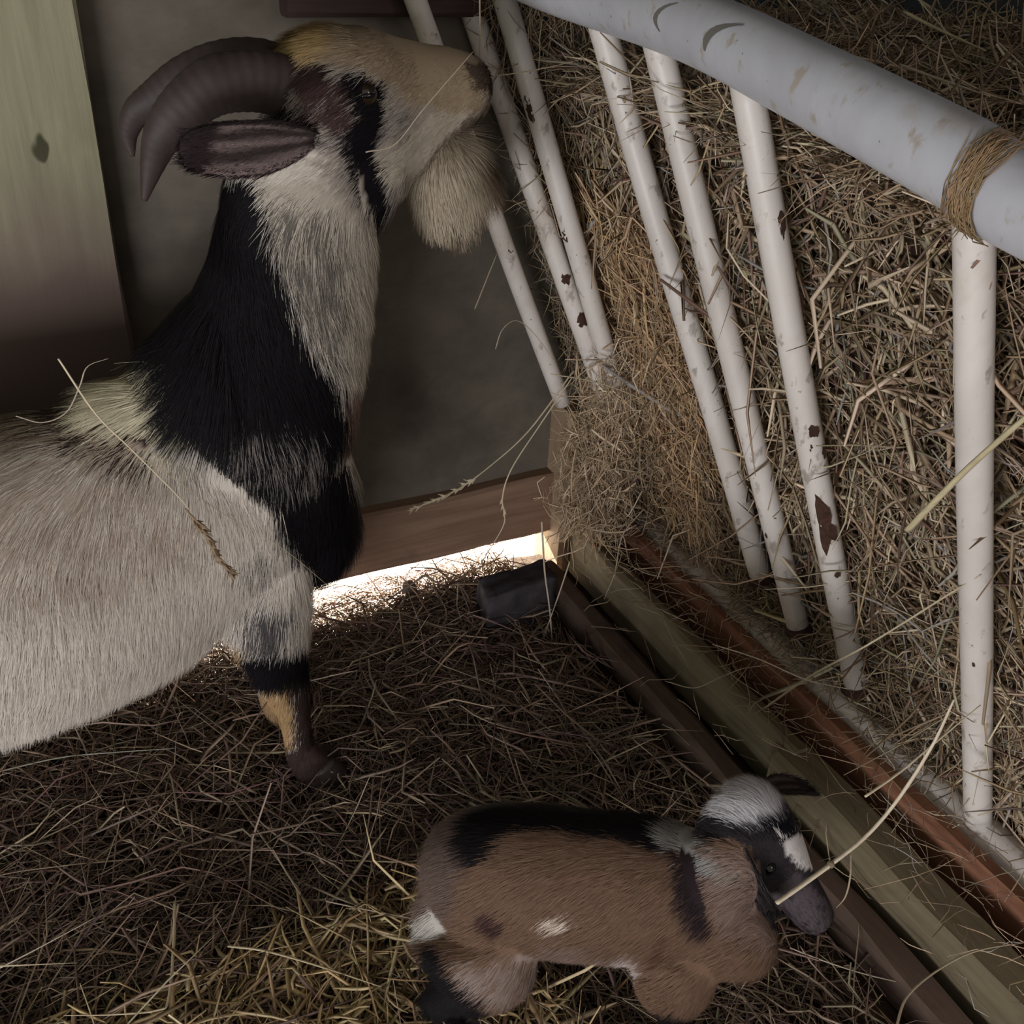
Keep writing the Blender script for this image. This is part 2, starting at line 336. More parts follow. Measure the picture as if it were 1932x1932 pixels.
def mk_strands(name, sets, label, cat):
    V = []; F = []; C = []; o = 0
    for v, f, c in sets: V.append(v); F.append(f + o); C.append(c); o += len(v)
    me = mesh_np(name, np.vstack(V), np.vstack(F), np.vstack(C)); ob = link_mesh(name, me, M_straw, None, False)
    return tag(ob, label, cat, None, 'stuff')
# bedding on the floor --------------------------------------------------
PAL_F = [(.34, .24, .175), (.25, .17, .13), (.46, .36, .25), (.17, .11, .085), (.30, .25, .17)]; PW_F = [.3, .25, .15, .2, .1]
def bedding(N, x0, x1, y0, y1, zl, zh, Lm, wm, tilt):
    x = rng.uniform(x0, x1, N); y = rng.uniform(y0, y1, N)
    z0 = np.array([floor_z(a, b) for a, b in zip(x, y)]) + .006
    z = z0 + rng.uniform(zl, zh, N); az = rng.uniform(0, 2 * np.pi, N); el = rng.normal(0, tilt, N)
    D = np.stack([np.cos(az) * np.cos(el), np.sin(az) * np.cos(el), np.sin(el)], 1); L = np.clip(rng.lognormal(np.log(Lm), .5, N), .015, .22)
    P = bent(np.stack([x, y, z], 1), D, L, 5, .12); P[..., 2] = np.maximum(P[..., 2], z0[:, None] - .004)
    keep = (P[..., 0].max(1) < (.65 if tilt == .26 else .612)) & (P[..., 1].max(1) < YW + .03)
    # leave the timbers free
    return P[keep], np.clip(rng.lognormal(np.log(wm), .35, N), .0004, .0034)[keep]
sets = []
for a in [(13000, -.55, .62, .05, 1.14, 0, .014, .05, .0010, .12), (7500, -.5, .62, .1, 1.14, .008, .024, .07, .0011, .2), (1500, -.5, .62, .1, 1.12, .012, .034, .11, .0014, .26),
          (4200, -.35, .33, .28, .62, .010, .034, .055, .0022, .2), (3000, .2, .66, .98, YW + .05, .0, .022, .045, .0009, .2), (3500, -.55, .62, -.3, .1, 0, .02, .07, .0012, .2)]:
    P, w = bedding(*a); pal = PAL_F
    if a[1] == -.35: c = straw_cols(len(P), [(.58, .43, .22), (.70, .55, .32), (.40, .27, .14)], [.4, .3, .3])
    else: c = straw_cols(len(P), PAL_F, PW_F)
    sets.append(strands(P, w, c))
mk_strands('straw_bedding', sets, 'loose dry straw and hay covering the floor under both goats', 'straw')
# hay in the rack -------------------------------------------------------
def face_x(t): return .80 + (.60 - .80) * t
def face_z(t): return .085 + (.735 - .085) * t
PAL_H = [(.50, .37, .24), (.37, .26, .17), (.68, .55, .39), (.21, .14, .09), (.41, .36, .23), (.38, .345, .31)]; PW_H = [.28, .25, .17, .15, .08, .07]
def in_face(N, y0, y1, t0, t1, d0, d1, Lm, wm, down, spread=.6):
    y = rng.uniform(y0, y1, N); t = rng.uniform(t0, t1, N); d = rng.uniform(d0, d1, N) + .012 * np.array([mnoise.noise(Vector((a * 12, b * 9, 2))) for a, b in zip(y, t)])
    x = face_x(t) + .024 + d; z = face_z(t)
    D = rng.normal(0, 1, (N, 3)) * np.array([.45, 1, .9]); D += down * np.array([.1, -.75, -.8]) * rng.uniform(.4, 1.4, (N, 1)); D /= np.linalg.norm(D, axis=1)[:, None]
    L = np.clip(rng.lognormal(np.log(Lm), .45, N), .02, .26)
    return bent(np.stack([x, y, z], 1), D, L, 5, .13), np.clip(rng.lognormal(np.log(wm), .42, N), .0004, .0042)
sets = []
for a in [(8500, .05, 1.09, 0, 1, .004, .03, .075, .0017, 1.2), (3200, .05, 1.08, 0, 1, -.006, .018, .10, .0021, .9), (260, .1, 1.08, .02, .95, -.035, .0, .12, .0017, .5),
          (6500, .86, 1.10, .03, .75, -.03, .03, .065, .0012, 1.6), (1300, .6, 1.02, -.01, .14, -.02, .03, .06, .0010, 0), (1600, .1, .6, .02, .35, -.03, .02, .09, .0014, .6)]:
    P, w = in_face(*a); c = straw_cols(len(P), PAL_H, PW_H)
    if a[1] == .86: c = straw_cols(len(P), [(.62, .42, .24), (.50, .33, .19), (.72, .55, .35)], [.4, .35, .25])
    keep = ~((P[..., 0].min(1) < .612)); P = P[keep]; w = w[keep]; c = c[keep]
    sets.append(strands(P, w, c))
# top of the hay behind the rail
N = 9000; x = rng.uniform(.60, .985, N); y = rng.uniform(.1, 1.08, N)
z = .722 + .16 * (x - .6) + .02 * np.array([mnoise.noise(Vector((a * 8, b * 8, 4))) for a, b in zip(x, y)]) + rng.uniform(-.02, .015, N)
D = rng.normal(0, 1, (N, 3)) * np.array([1, 1, .45]); D /= np.linalg.norm(D, axis=1)[:, None]
P = bent(np.stack([x, y, z], 1), D, np.clip(rng.lognormal(np.log(.07), .4, N), .02, .16), 5, .12); P[..., 0] = np.minimum(P[..., 0], .995)
sets.append(strands(P, np.clip(rng.lognormal(np.log(.0013), .35, N), .0005, .0024), straw_cols(N, PAL_H, PW_H)))
# clump spilling over the far corner, hanging down in front of the post
N = 5200; t = rng.uniform(0, 1, N) ** .8; x = .688 + .035 * t + rng.normal(0, .022, N); y = 1.025 + rng.normal(0, .024, N); z = .11 + .27 * t + rng.normal(0, .02, N)
D = rng.normal(0, .75, (N, 3)) + np.array([-.15, -.1, -1]); D /= np.linalg.norm(D, axis=1)[:, None]
P = bent(np.stack([x, np.minimum(y, 1.055), z], 1), D, np.clip(rng.lognormal(np.log(.05), .4, N), .02, .12), 5, .16); P[..., 1] = np.minimum(P[..., 1], 1.068)
sets.append(strands(P, np.clip(rng.lognormal(np.log(.0010), .35, N), .0004, .002), straw_cols(N, [(.66, .50, .33), (.54, .39, .25), (.76, .62, .45)], [.4, .35, .25])))
# scattered wisps over the timbers
N = 420; y = rng.uniform(.15, 1.05, N); x = .63 + .13 * rng.uniform(0, 1, N) ** .6; z = np.where(x < .66, .043, np.where(x < .73, .09, .104)) + rng.uniform(0, .012, N)
D = rng.normal(0, 1, (N, 3)) * np.array([1, 1, .25]); D /= np.linalg.norm(D, axis=1)[:, None]
P = bent(np.stack([x, y, z], 1), D, np.clip(rng.lognormal(np.log(.045), .4, N), .02, .1), 5, .12)
sets.append(strands(P, np.full(N, .0007), straw_cols(N, PAL_H, PW_H)))
N = 1500; y = rng.uniform(.45, 1.06, N); x = rng.normal(.800, .016, N); z = .108 + rng.uniform(-.004, .012, N)
D = rng.normal(0, 1, (N, 3)) * np.array([1, 1, .3]); D /= np.linalg.norm(D, axis=1)[:, None]
P = bent(np.stack([x, y, z], 1), D, np.clip(rng.lognormal(np.log(.05), .4, N), .02, .1), 5, .14)
keep = np.array([mnoise.noise(Vector((a * 11, 3, 1))) > -.12 for a in y])
sets.append(strands(P[keep], np.full(keep.sum(), .0010), straw_cols(keep.sum(), PAL_H, PW_H)))
N = 1500; t = rng.uniform(0, 1, N); z = .30 + .52 * t; x = .715 - .17 * t + rng.uniform(-.035, .075, N); y = 1.088 + rng.normal(0, .012, N)
D = rng.normal(0, .7, (N, 3)) + np.array([.25, 0, -1]); D[:, 1] *= .25; D /= np.linalg.norm(D, axis=1)[:, None]
P = bent(np.stack([x, y, z], 1), D, np.clip(rng.lognormal(np.log(.06), .4, N), .02, .12), 5, .14); P[..., 1] = np.clip(P[..., 1], 1.055, 1.120)
sets.append(strands(P, np.full(N, .0009), straw_cols(N, PAL_H, PW_H)))
# core behind the loose blades, coloured dark to paint shade into the gaps
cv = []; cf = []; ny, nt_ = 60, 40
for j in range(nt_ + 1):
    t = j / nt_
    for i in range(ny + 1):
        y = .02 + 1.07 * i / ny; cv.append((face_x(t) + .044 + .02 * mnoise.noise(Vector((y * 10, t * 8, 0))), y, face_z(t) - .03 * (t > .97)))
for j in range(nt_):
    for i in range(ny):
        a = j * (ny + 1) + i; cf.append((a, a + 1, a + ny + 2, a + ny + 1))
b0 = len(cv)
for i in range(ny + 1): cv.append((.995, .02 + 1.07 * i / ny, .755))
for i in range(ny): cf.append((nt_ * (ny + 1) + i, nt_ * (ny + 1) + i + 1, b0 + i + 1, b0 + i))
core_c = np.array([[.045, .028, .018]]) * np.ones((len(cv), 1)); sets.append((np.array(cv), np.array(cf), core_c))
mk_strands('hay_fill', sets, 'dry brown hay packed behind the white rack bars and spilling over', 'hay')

# ------------------------------------------------------------------ coat painting
def snoise(P, s, seed=0.0):
    P = np.asarray(P) * s + seed
    return (np.sin(P[:, 0] * 1.7 + 1.3 * np.sin(P[:, 2] * 1.1)) + np.sin(P[:, 1] * 2.1 + 1.1 * np.sin(P[:, 0] * .9 + 2)) + np.sin(P[:, 2] * 1.9 + 1.2 * np.sin(P[:, 1] * 1.3 + 4)) + np.sin((P[:, 0] + P[:, 2]) * 3.1)) / 4
def in_poly(uv, poly):
    x, y = uv[:, 0], uv[:, 1]; ins = np.zeros(len(uv), bool); n = len(poly)
    for i in range(n):
        x1, y1 = poly[i]; x2, y2 = poly[(i + 1) % n]
        c = ((y1 > y) != (y2 > y)) & (x < (x2 - x1) * (y - y1) / (y2 - y1 + 1e-9) + x1); ins ^= c
    return ins
def paint(P, base, patches, jit):
    """P: coat points already folded to the near side; patches: (outline, colour, share, jitter)"""
    uv = proj(P); C = np.tile(np.array(base, float), (len(P), 1))
    for poly, col, share, j in patches:
        q = uv + rng.normal(0, 1, uv.shape) * j * jit + np.stack([snoise(P, 60, 1), snoise(P, 60, 9)], 1) * j * 1.0
        mk = in_poly(q, poly)
        if share < 1: mk &= (snoise(P, 130, 3) * .5 + rng.uniform(-.5, .5, len(P)) * .9 * (jit > 0)) < (share - .5)
        C[mk] = col
    return C * np.clip(1 + .06 * snoise(P, 40, 2)[:, None] + (rng.normal(0, .06, (len(P), 1)) if jit > 0 else 0), .5, 1.5)
def oval(cx, cy, rx, ry, rot=0, n=18):
    r = math.radians(rot); return [(cx + rx * math.cos(t) * math.cos(r) - ry * math.sin(t) * math.sin(r), cy + rx * math.cos(t) * math.sin(r) + ry * math.sin(t) * math.cos(r)) for t in [2 * math.pi * i / n for i in range(n)]]
def color_mesh(me, fn):
    n = len(me.vertices); co = np.empty(n * 3, np.float32); me.vertices.foreach_get('co', co); c = fn(co.reshape(-1, 3).astype(float), 0)
    a = me.color_attributes.new('Col', 'FLOAT_COLOR', 'POINT'); a.data.foreach_set('color', np.concatenate([c, np.ones((n, 1))], 1).astype(np.float32).ravel())
def coat(me, N, colfn, combfn, lenfn, wid, name, parent, K=4):
    me.calc_loop_triangles(); nt = len(me.loop_triangles); tv = np.empty(nt * 3, np.int32); me.loop_triangles.foreach_get('vertices', tv); tv = tv.reshape(-1, 3)
    nv = len(me.vertices); co = np.empty(nv * 3, np.float32); me.vertices.foreach_get('co', co); co = co.reshape(-1, 3).astype(float)
    no = np.empty(nv * 3, np.float32); me.vertices.foreach_get('normal', no); no = no.reshape(-1, 3).astype(float)
    A, B, Cc = co[tv[:, 0]], co[tv[:, 1]], co[tv[:, 2]]; ar = np.linalg.norm(np.cross(B - A, Cc - A), axis=1)
    cen = (A + B + Cc) / 3; ar = ar * np.where(cen[:, 0] < -.25, .3, 1.0) * np.where((cen[:, 2] > .655) | (cen[:, 2] < .12), 2.4, 1.0)
    ti = rng.choice(nt, N, p=ar / ar.sum()); r1 = np.sqrt(rng.uniform(0, 1, N)); r2 = rng.uniform(0, 1, N); w = np.stack([1 - r1, r1 * (1 - r2), r1 * r2], 1)[:, :, None]
    P = (co[tv[ti]] * w).sum(1); n = (no[tv[ti]] * w).sum(1); n /= np.linalg.norm(n, axis=1)[:, None]
    L, lift = lenfn(P, n); keep = L > .0008; P, n, L, lift = P[keep], n[keep], L[keep], lift[keep]; N = len(P)
    c = combfn(P, n); cl = np.stack([snoise(P, 55, 5), snoise(P, 55, 11), snoise(P, 55, 17)], 1); c = c + cl * .28 + rng.normal(0, .11, (N, 3))
    c -= n * (c * n).sum(1)[:, None]; c /= np.linalg.norm(c, axis=1)[:, None] + 1e-9
    L = L * rng.uniform(.65, 1.15, N); t = np.linspace(0, 1, K)[None, :, None]
    d0 = n * lift[:, None] + c; d0 /= np.linalg.norm(d0, axis=1)[:, None]
    Pc = P[:, None] - n[:, None] * .001 + d0[:, None] * (L[:, None, None] * t) + (c[:, None] - n[:, None] * lift[:, None, None] * .5) * (L[:, None, None] * t * t * .35) * .6
    Pc[..., 2] -= (L[:, None] * (t[..., 0] ** 2)) * .12
    T = np.gradient(Pc, axis=1); S = np.cross(T, n[:, None]); S /= np.linalg.norm(S, axis=2, keepdims=True) + 1e-9
    ww = (wid * rng.uniform(.6, 1.3, N))[:, None, None] * np.array([1, .9, .65, .15] if K == 4 else np.linspace(1, .15, K))[None, :, None]
    V = np.stack([Pc - S * ww, Pc + S * ww], 2).reshape(-1, 3)
    base = (np.arange(N) * K * 2)[:, None]; kk = (np.arange(K - 1) * 2)[None, :]
    Fq = np.stack([base + kk, base + kk + 1, base + kk + 3, base + kk + 2], -1).reshape(-1, 4)
    # face the ribbons outward
    a0 = V[Fq[::K - 1, 0]]; nn = np.cross(V[Fq[::K - 1, 1]] - a0, V[Fq[::K - 1, 2]] - a0); flip = (nn * n).sum(1) < 0; fl = np.repeat(flip, K - 1)
    Fq[fl] = Fq[fl][:, ::-1]
    nr = n * .85 + c * .0 + rng.normal(0, .12, (N, 3)); nr /= np.linalg.norm(nr, axis=1)[:, None]
    cols = colfn(P, 1); me2 = mesh_np(name, V, Fq, np.repeat(cols, K * 2, axis=0), np.repeat(nr, K * 2, axis=0))
    o = link_mesh(name, me2, M_fur, parent, False); return o

# ------------------------------------------------------------------ adult goat
YC = 0.87
def G(px, py, y=YC): return onY(px, py, y)
goat = empty('goat', (0.15, YC, 0.0), 'adult goat, white body with black neck and chest, brown horns, feeding at the rack', 'goat')
parts = []
# trunk: x, z, half height, half width
tr = [(-.535, .40, .03, .03), (-.50, .395, .085, .065), (-.42, .37, .110, .10), (-.30, .345, .126, .135), (-.18, .340, .137, .155), (-.06, .338, .138, .150), (.03, .345, .137, .130), (.11, .364, .125, .105), (.19, .372, .105, .085), (.245, .355, .075, .060), (.268, .345, .03, .03)]
parts.append(tube([(a, YC, b) for a, b, c, d in tr], [d for *_, d in tr], [c for _, _, c, _ in tr], seg=24))
# neck
nk = [((.165, .40), .105, .085), ((.195, .48), .098, .072), ((.220, .54), .085, .060), ((.238, .60), .074, .052), ((.250, .66), .068, .046), ((.262, .70), .055, .042)]
parts.append(tube([(a[0], YC, a[1]) for a, _, _ in nk], [c for *_, c in nk], [b for _, b, _ in nk], seg=20))
# head
dY = (.022, .045)
H = lambda px, py, y: onY(px, py, y)
hd = [(H(535, 165, .865), .036, .030), (H(580, 175, .868), .046, .050), (H(640, 190, .872), .048, .060), (H(700, 195, .880), .044, .060), (H(770, 185, .893), .036, .050), (H(830, 172, .905), .031, .040), (H(878, 168, .914), .028, .033), (H(905, 172, .92), .020, .022)]
hside = nrm((-.25, 1, 0))
parts.append(tube([h[0] for h in hd], [h[1] for h in hd], [h[2] for h in hd], side=hside, seg=20))
parts.append(ellipsoid(H(680, 320, .872), (.050, .034, .040)))
parts.append(ellipsoid(H(600, 270, .868), (.045, .036, .045)))
parts.append(tube([H(690, 330, .878), H(770, 290, .893), H(850, 235, .908), H(893, 205, .916)], [.030, .025, .020, .014], [.028, .022, .018, .012], side=hside))
parts.append(ellipsoid(H(690, 150, .845), (.020, .010, .014)))           # brow ridge
# withers hump
parts.append(ellipsoid((.105, YC, .465), (.055, .045, .045)))
# front legs
def foreleg(y, dx, s):
    return [tube([(.160 + dx, YC + s * .030, .36), (.163 + dx, YC + s * .052, .28), (.168 + dx, y, .21), (.176 + dx, y, .165), (.180 + dx, y, .135), (.184 + dx, y, .09), (.186 + dx, y, .06), (.194 + dx, y - .004, .038), (.204 + dx, y - .006, .026)],
                 [.045, .040, .030, .026, .022, .0165, .018, .021, .021], [.060, .048, .034, .027, .022, .018, .019, .023, .024], seg=14)]
LN, LF = YC - .052, YC + .052
parts += foreleg(LN, .005, -1); parts += foreleg(LF, .002, 1)
parts.append(ellipsoid((.235, YC, .335), (.048, .065, .075)))         # point of shoulder
# hind legs (outside the frame, built for completeness)
for s in (-1, 1):
    parts.append(tube([(-.40, YC + s * .08, .36), (-.39, YC + s * .095, .27), (-.42, YC + s * .09, .21), (-.465, YC + s * .085, .165), (-.455, YC + s * .085, .10), (-.445, YC + s * .085, .055), (-.432, YC + s * .085, .03)], [.05, .045, .033, .022, .018, .019, .022], [.09, .075, .045, .026, .020, .021, .024], seg=14))
parts.append(tube([(-.52, YC, .44), (-.56, YC, .46), (-.585, YC, .49), (-.58, YC, .52)], [.016, .014, .012, .008], seg=10))
gm = fuse(parts, .0065, 9)
WHT = (.64, .575, .50); BLK = (.007, .0055, .007); TAN = (.40, .26, .13); CRM = (.52, .40, .25); RUS = (.13, .07, .06); SPK = (.36, .31, .26); DBR = (.045, .028, .024); DGR = (.09, .08, .08)
P_goat = [
    ([(500, 330), (735, 330), (735, 560), (712, 720), (690, 860), (655, 880), (640, 700), (560, 560)], (.50, .44, .36), 1, 8),
    ([(500, 350), (640, 400), (650, 560), (640, 690), (590, 640), (545, 540)], (.16, .14, .12), .55, 12),
    ([(655, 690), (700, 690), (685, 800), (655, 860), (640, 800)], (.20, .12, .10), 1, 6),
    ([(350, 320), (495, 320), (520, 420), (545, 540), (590, 640), (645, 700), (655, 800), (645, 870), (720, 890), (730, 1080), (645, 1100), (605, 1085), (565, 1030), (535, 965), (490, 905), (460, 885), (430, 855), (390, 830), (345, 780), (320, 720), (235, 640), (230, 600), (330, 560)], BLK, 1, 9),
    ([(400, 780), (600, 790), (640, 860), (560, 900), (460, 890)], (.25, .22, .2), .28, 10),
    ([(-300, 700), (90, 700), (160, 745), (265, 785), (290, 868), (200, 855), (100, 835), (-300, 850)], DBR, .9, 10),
    ([(-300, 770), (130, 790), (290, 850), (400, 1000), (200, 1080), (-300, 1150)], (.50, .40, .32), .55, 16),
    ([(150, 640), (240, 620), (320, 640), (350, 780), (400, 840), (330, 860), (270, 830), (170, 750)], (.58, .52, .37), 1, 8),
    ([(455, 1130), (490, 1095), (545, 1110), (565, 1150), (530, 1195), (470, 1195), (448, 1170)], DGR, .75, 8),
    ([(440, 1010), (520, 990), (545, 1060), (470, 1080)], DGR, .25, 8),
    ([(420, 1190), (470, 1190), (470, 1300), (430, 1280)], TAN, 1, 5),
    ([(455, 1205), (600, 1185), (600, 1280), (560, 1303), (500, 1308), (462, 1275)], BLK, 1, 7),
    ([(480, 1300), (560, 1290), (562, 1400), (500, 1440)], TAN, 1, 6),
    ([(550, 1285), (600, 1270), (660, 1500), (500, 1510), (490, 1415), (560, 1400)], DBR, 1, 7),
    # head
    ([(480, 180), (560, 250), (700, 400), (800, 360), (860, 280), (905, 240), (930, 180), (900, 60), (740, 60), (560, 60)], SPK, 1, 5),
    ([(500, 250), (620, 260), (700, 400), (800, 360), (850, 280), (780, 200), (740, 220)], (.12, .10, .10), .33, 6),
    ([(690, 330), (820, 330), (930, 250), (910, 150), (790, 230)], (.50, .44, .35), 1, 9),
    ([(460, 40), (545, 10), (640, 45), (760, 45), (900, 70), (925, 200), (840, 210), (780, 190), (735, 140), (660, 112), (560, 112), (495, 140), (450, 110)], (.38, .29, .19), 1, 5),
    ([(460, 40), (545, 10), (650, 50), (650, 95), (560, 108), (495, 135), (450, 110)], (.48, .34, .16), 1, 5),
    ([(440, 190), (520, 160), (570, 150), (610, 200), (620, 250), (560, 270), (450, 250)], BLK, .93, 6),
    ([(555, 118), (600, 102), (645, 112), (655, 160), (610, 170)], (.035, .02, .018), 1, 4),
    ([(600, 150), (680, 135), (690, 230), (650, 250), (610, 210)], (.065, .038, .034), .85, 5),
    ([(668, 128), (738, 155), (742, 215), (722, 290), (742, 350), (745, 395), (700, 385), (672, 310), (655, 250), (690, 220), (680, 170)], BLK, 1, 4),
    ([(875, 120), (930, 120), (935, 170), (905, 170)], (.10, .07, .05), 1, 4),
    ([(790, 345), (830, 270), (900, 205), (925, 215), (850, 290), (805, 360)], (.16, .12, .09), .7, 4),
]
def col_goat(P, jit):
    Q = P.copy(); fr = Q[:, 1] > YC + .06; Q[fr, 1] = 2 * YC - Q[fr, 1]; hm = P[:, 2] > .62; Q[hm] = P[hm]
    c = paint(Q, WHT, P_goat, jit)
    hind = (P[:, 0] < -.36) & (P[:, 2] < .16); c[hind] = DBR
    return c
color_mesh(gm, col_goat)
body = link_mesh('body', gm, M_skin, goat); body['label'] = 'goat body with white flank, black neck and speckled face'
def sg(x, w): return (1 / (1 + np.exp(-np.clip(x / w, -30, 30))))[:, None]
def comb_goat(P, n):
    x, z = P[:, 0], P[:, 2]; c = np.tile(np.array((-.30, 0, -1.)), (len(P), 1))
    k = sg(z - .46, .015) * sg(x - .13, .015); c = c * (1 - k) + k * np.array((.12, 0, -1.))
    k = sg(z - .45, .015) * sg(.02 - x, .02); c = c * (1 - k) + k * np.array((-1., -.2, -.6))
    k = sg(z - .485, .012) * sg(.135 - x, .012); c = c * (1 - k) + k * np.array((-1., -.1, .1))
    k = sg(z - .66, .012); c = c * (1 - k) + k * np.array((-1., -.25, -.25)); return c
def len_goat(P, n):
    L = np.full(len(P), .028); z = P[:, 2]; x = P[:, 0]
    L = np.where((z < .32) & (x < .12), .036, L); L = np.where(z > .655, .012, L); L = np.where(z < .20, .014, L); L = np.where((z < .14), .011, L); L = np.where(z < .03, .006, L)
    wi = (np.abs(x - .085) < .075) & (z > .49) & (z < .58); L = np.where(wi, .048, L); lift = np.where(wi, .55, .20)
    topk = (z > .735) & (x < .30); L = np.where(topk, .022, L); lift = np.where(topk, .5, lift)
    L = np.where((z > .14) & (z < .2), .016, L)
    chest = (x > .2) & (z > .25) & (z < .42); L = np.where(chest, .032, L)
    muz = (x > .36) & (z > .65); L = np.where(muz, .0085, L); return L, lift
coat(gm, 380000, col_goat, comb_goat, len_goat, .00030, 'coat', goat)
# horns
M_horn, _nt, _b = new_mat('brown_horn', 0.6, 0.35)
_n = noise_node(_nt, 25, (1, 1, 1)); _nt.links.new(ramp(_nt, _n.outputs[0], [(0.3, (0.032, 0.021, 0.020)), (0.7, (0.062, 0.043, 0.040))]).outputs[0], _b.inputs['Base Color']); bump(_nt, _b, _n.outputs[0], .4, .002)
def horn(pts, rr, ys, label):
    P = np.array([onY(px, py, y) for (px, py), y in zip(pts, ys)]); X = catmull(np.column_stack([P, rr]), 14); k = np.arange(len(X)); rad = X[:, 3] * (1 + .012 * np.sin(k * 1.5) * (X[:, 3] > .006))
    o = link_mesh('horn', join([tube(X[:, :3], rad * .72, rad, sm=False, seg=18)]), M_horn, goat); o['label'] = label
horn([(545, 165), (480, 152), (410, 160), (352, 198), (312, 246), (290, 302), (272, 378)], [.024, .0235, .022, .019, .0155, .0105, .0025], [.850, .845, .842, .842, .845, .85, .853], 'nearer horn with pale tip hanging lowest')
horn([(560, 150), (490, 125), (420, 128), (352, 150), (295, 186), (258, 212), (243, 250), (250, 295)], [.022, .0215, .021, .0185, .015, .0115, .008, .002], [.89, .895, .90, .905, .91, .915, .92, .92], 'further horn with dark tip')
# ears
def ear(base, tip, width, nface, name='ear', parent=None, cin=(.20, .13, .13), cout=(.04, .03, .03), fn=None, dark=(.03, .02, .02), cup=.35):
    b = np.array(base); t = np.array(tip); A = t - b; L = np.linalg.norm(A); A /= L; N = nrm(np.array(nface) - A * (np.array(nface) @ A)); S = np.cross(A, N)
    V = []; C = []; nu, nv = 16, 12
    for side in (0, 1):
        for i in range(nu + 1):
            u = i / nu; w = width * max(1 - abs(2 * (u * .93 + .0) - 1.0) ** 2.6, .12) ** .5 * (.62 + .38 * min(u * 2.2, 1))
            for j in range(nv + 1):
                v = -1 + 2 * j / nv; p = b + A * (L * u) + S * (w * v) + N * (cup * w * v * v - (0 if side == 0 else .0022 * (1 - v * v * .9)) - .012 * u * u)
                V.append(p)
                k = abs(v) > .72
                streak = math.sin(v * 9 + u * 3) * .5 + .5
                cc = np.array(cin) * (.35 + 1.9 * max(streak - .35, 0) * (1 if .1 < u < .85 else .2)) if side == 0 else np.array(cout)
                if side == 0 and u > .80: cc = np.array(dark)
                if side == 0 and k and u < .85: cc = np.array(cin) * 1.8 if v < 0 else np.array(dark)
                C.append(cc)
    V = np.array(V); C = np.array(C); F = []; o2 = (nu + 1) * (nv + 1)
    for i in range(nu):
        for j in range(nv):
            a = i * (nv + 1) + j; F.append((a, a + 1, a + nv + 2, a + nv + 1)); F.append((o2 + a, o2 + a + nv + 1, o2 + a + nv + 2, o2 + a + 1))
    for i in range(nu):
        for j in (0, nv):
            a = i * (nv + 1) + j; F.append((a, a + nv + 1, o2 + a + nv + 1, o2 + a) if j == 0 else (a + nv + 1, a, o2 + a, o2 + a + nv + 1))
    for j in range(nv):
        a = nu * (nv + 1) + j; F.append((a, a + 1, o2 + a + 1, o2 + a)); F.append((j + 1, j, o2 + j, o2 + j + 1))
    me = mesh_np(name, V, np.array(F), C); o = link_mesh(name, me, M_skin, parent)
    Na = 4500
    coat(me, Na, lambda P, j: np.clip(C[[np.argmin(((V - p) ** 2).sum(1)) for p in P]] * rng.uniform(.7, 1.5, (len(P), 1)), 0.004, 1), lambda P, n: np.tile(A, (len(P), 1)), lambda P, n: (np.full(len(P), .008), np.full(len(P), .25)), .0003, 'ear_hair', o)
    return o
e1 = ear(onY(600, 262, .832), onY(360, 288, .775), .0245, (.15, -1, -.35), parent=goat, cin=(.13, .098, .092), cout=(.03, .022, .022)); e1['label'] = 'nearer ear held back under the horns'
ear(onY(560, 200, .905), onY(470, 190, .985), .020, (.2, -1, .1), parent=goat)
# eye
M_eye, _nt, _b = new_mat('amber_eye', .08, .6); _b.inputs['Base Color'].default_value = (.02, .012, .006, 1)
M_pup, _nt, _b = new_mat('pupil_black', .1, .5); _b.inputs['Base Color'].default_value = (.003, .003, .003, 1)
for (px, py, y) in ((690, 178, .828),):
    c = onY(px, py, y); e = link_mesh('eye', join([ellipsoid(c, (.010, .007, .009))]), M_eye, goat); link_mesh('pupil', join([ellipsoid(c + np.array([.0, -.0062, 0]), (.006, .0016, .0022))]), M_pup, e).location = (0, 0, 0)
c = np.array(onY(700, 172, .93)); e = link_mesh('eye', join([ellipsoid(c, (.010, .007, .009))]), M_eye, goat)
# nostril
link_mesh('nostril', join([ellipsoid(onY(890, 185, .893), (.005, .003, .0035))]), M_pup, goat)
# beard
bp = [onY(835, 260, .90), onY(846, 315, .905), onY(862, 362, .91), onY(878, 400, .915)]
beard_core = fuse([tube(bp, [.016, .022, .024, .010], [.020, .032, .036, .014])], .005, 3)
def col_beard(P, jit):
    uv = proj(P) if len(P) else P; low = uv[:, 1] + rng.normal(0, 14, len(P)) * jit > 400; c = np.tile(np.array((.50, .42, .31)), (len(P), 1)); c[low] = (.20, .13, .09); r = uv[:, 0] + rng.normal(0, 10, len(P)) * jit > 905; c[r] = (.25, .17, .12)
    return c * (1 + (rng.normal(0, .12, (len(P), 1)) if jit else 0))
color_mesh(beard_core, col_beard); bo = link_mesh('beard', beard_core, M_skin, goat); bo['label'] = 'long cream beard with brown tips'
coat(beard_core, 16000, col_beard, lambda P, n: np.tile(np.array((.12, 0, -1.)), (len(P), 1)), lambda P, n: (np.full(len(P), .032), np.full(len(P), .25)), .0004, 'beard_hair', bo)
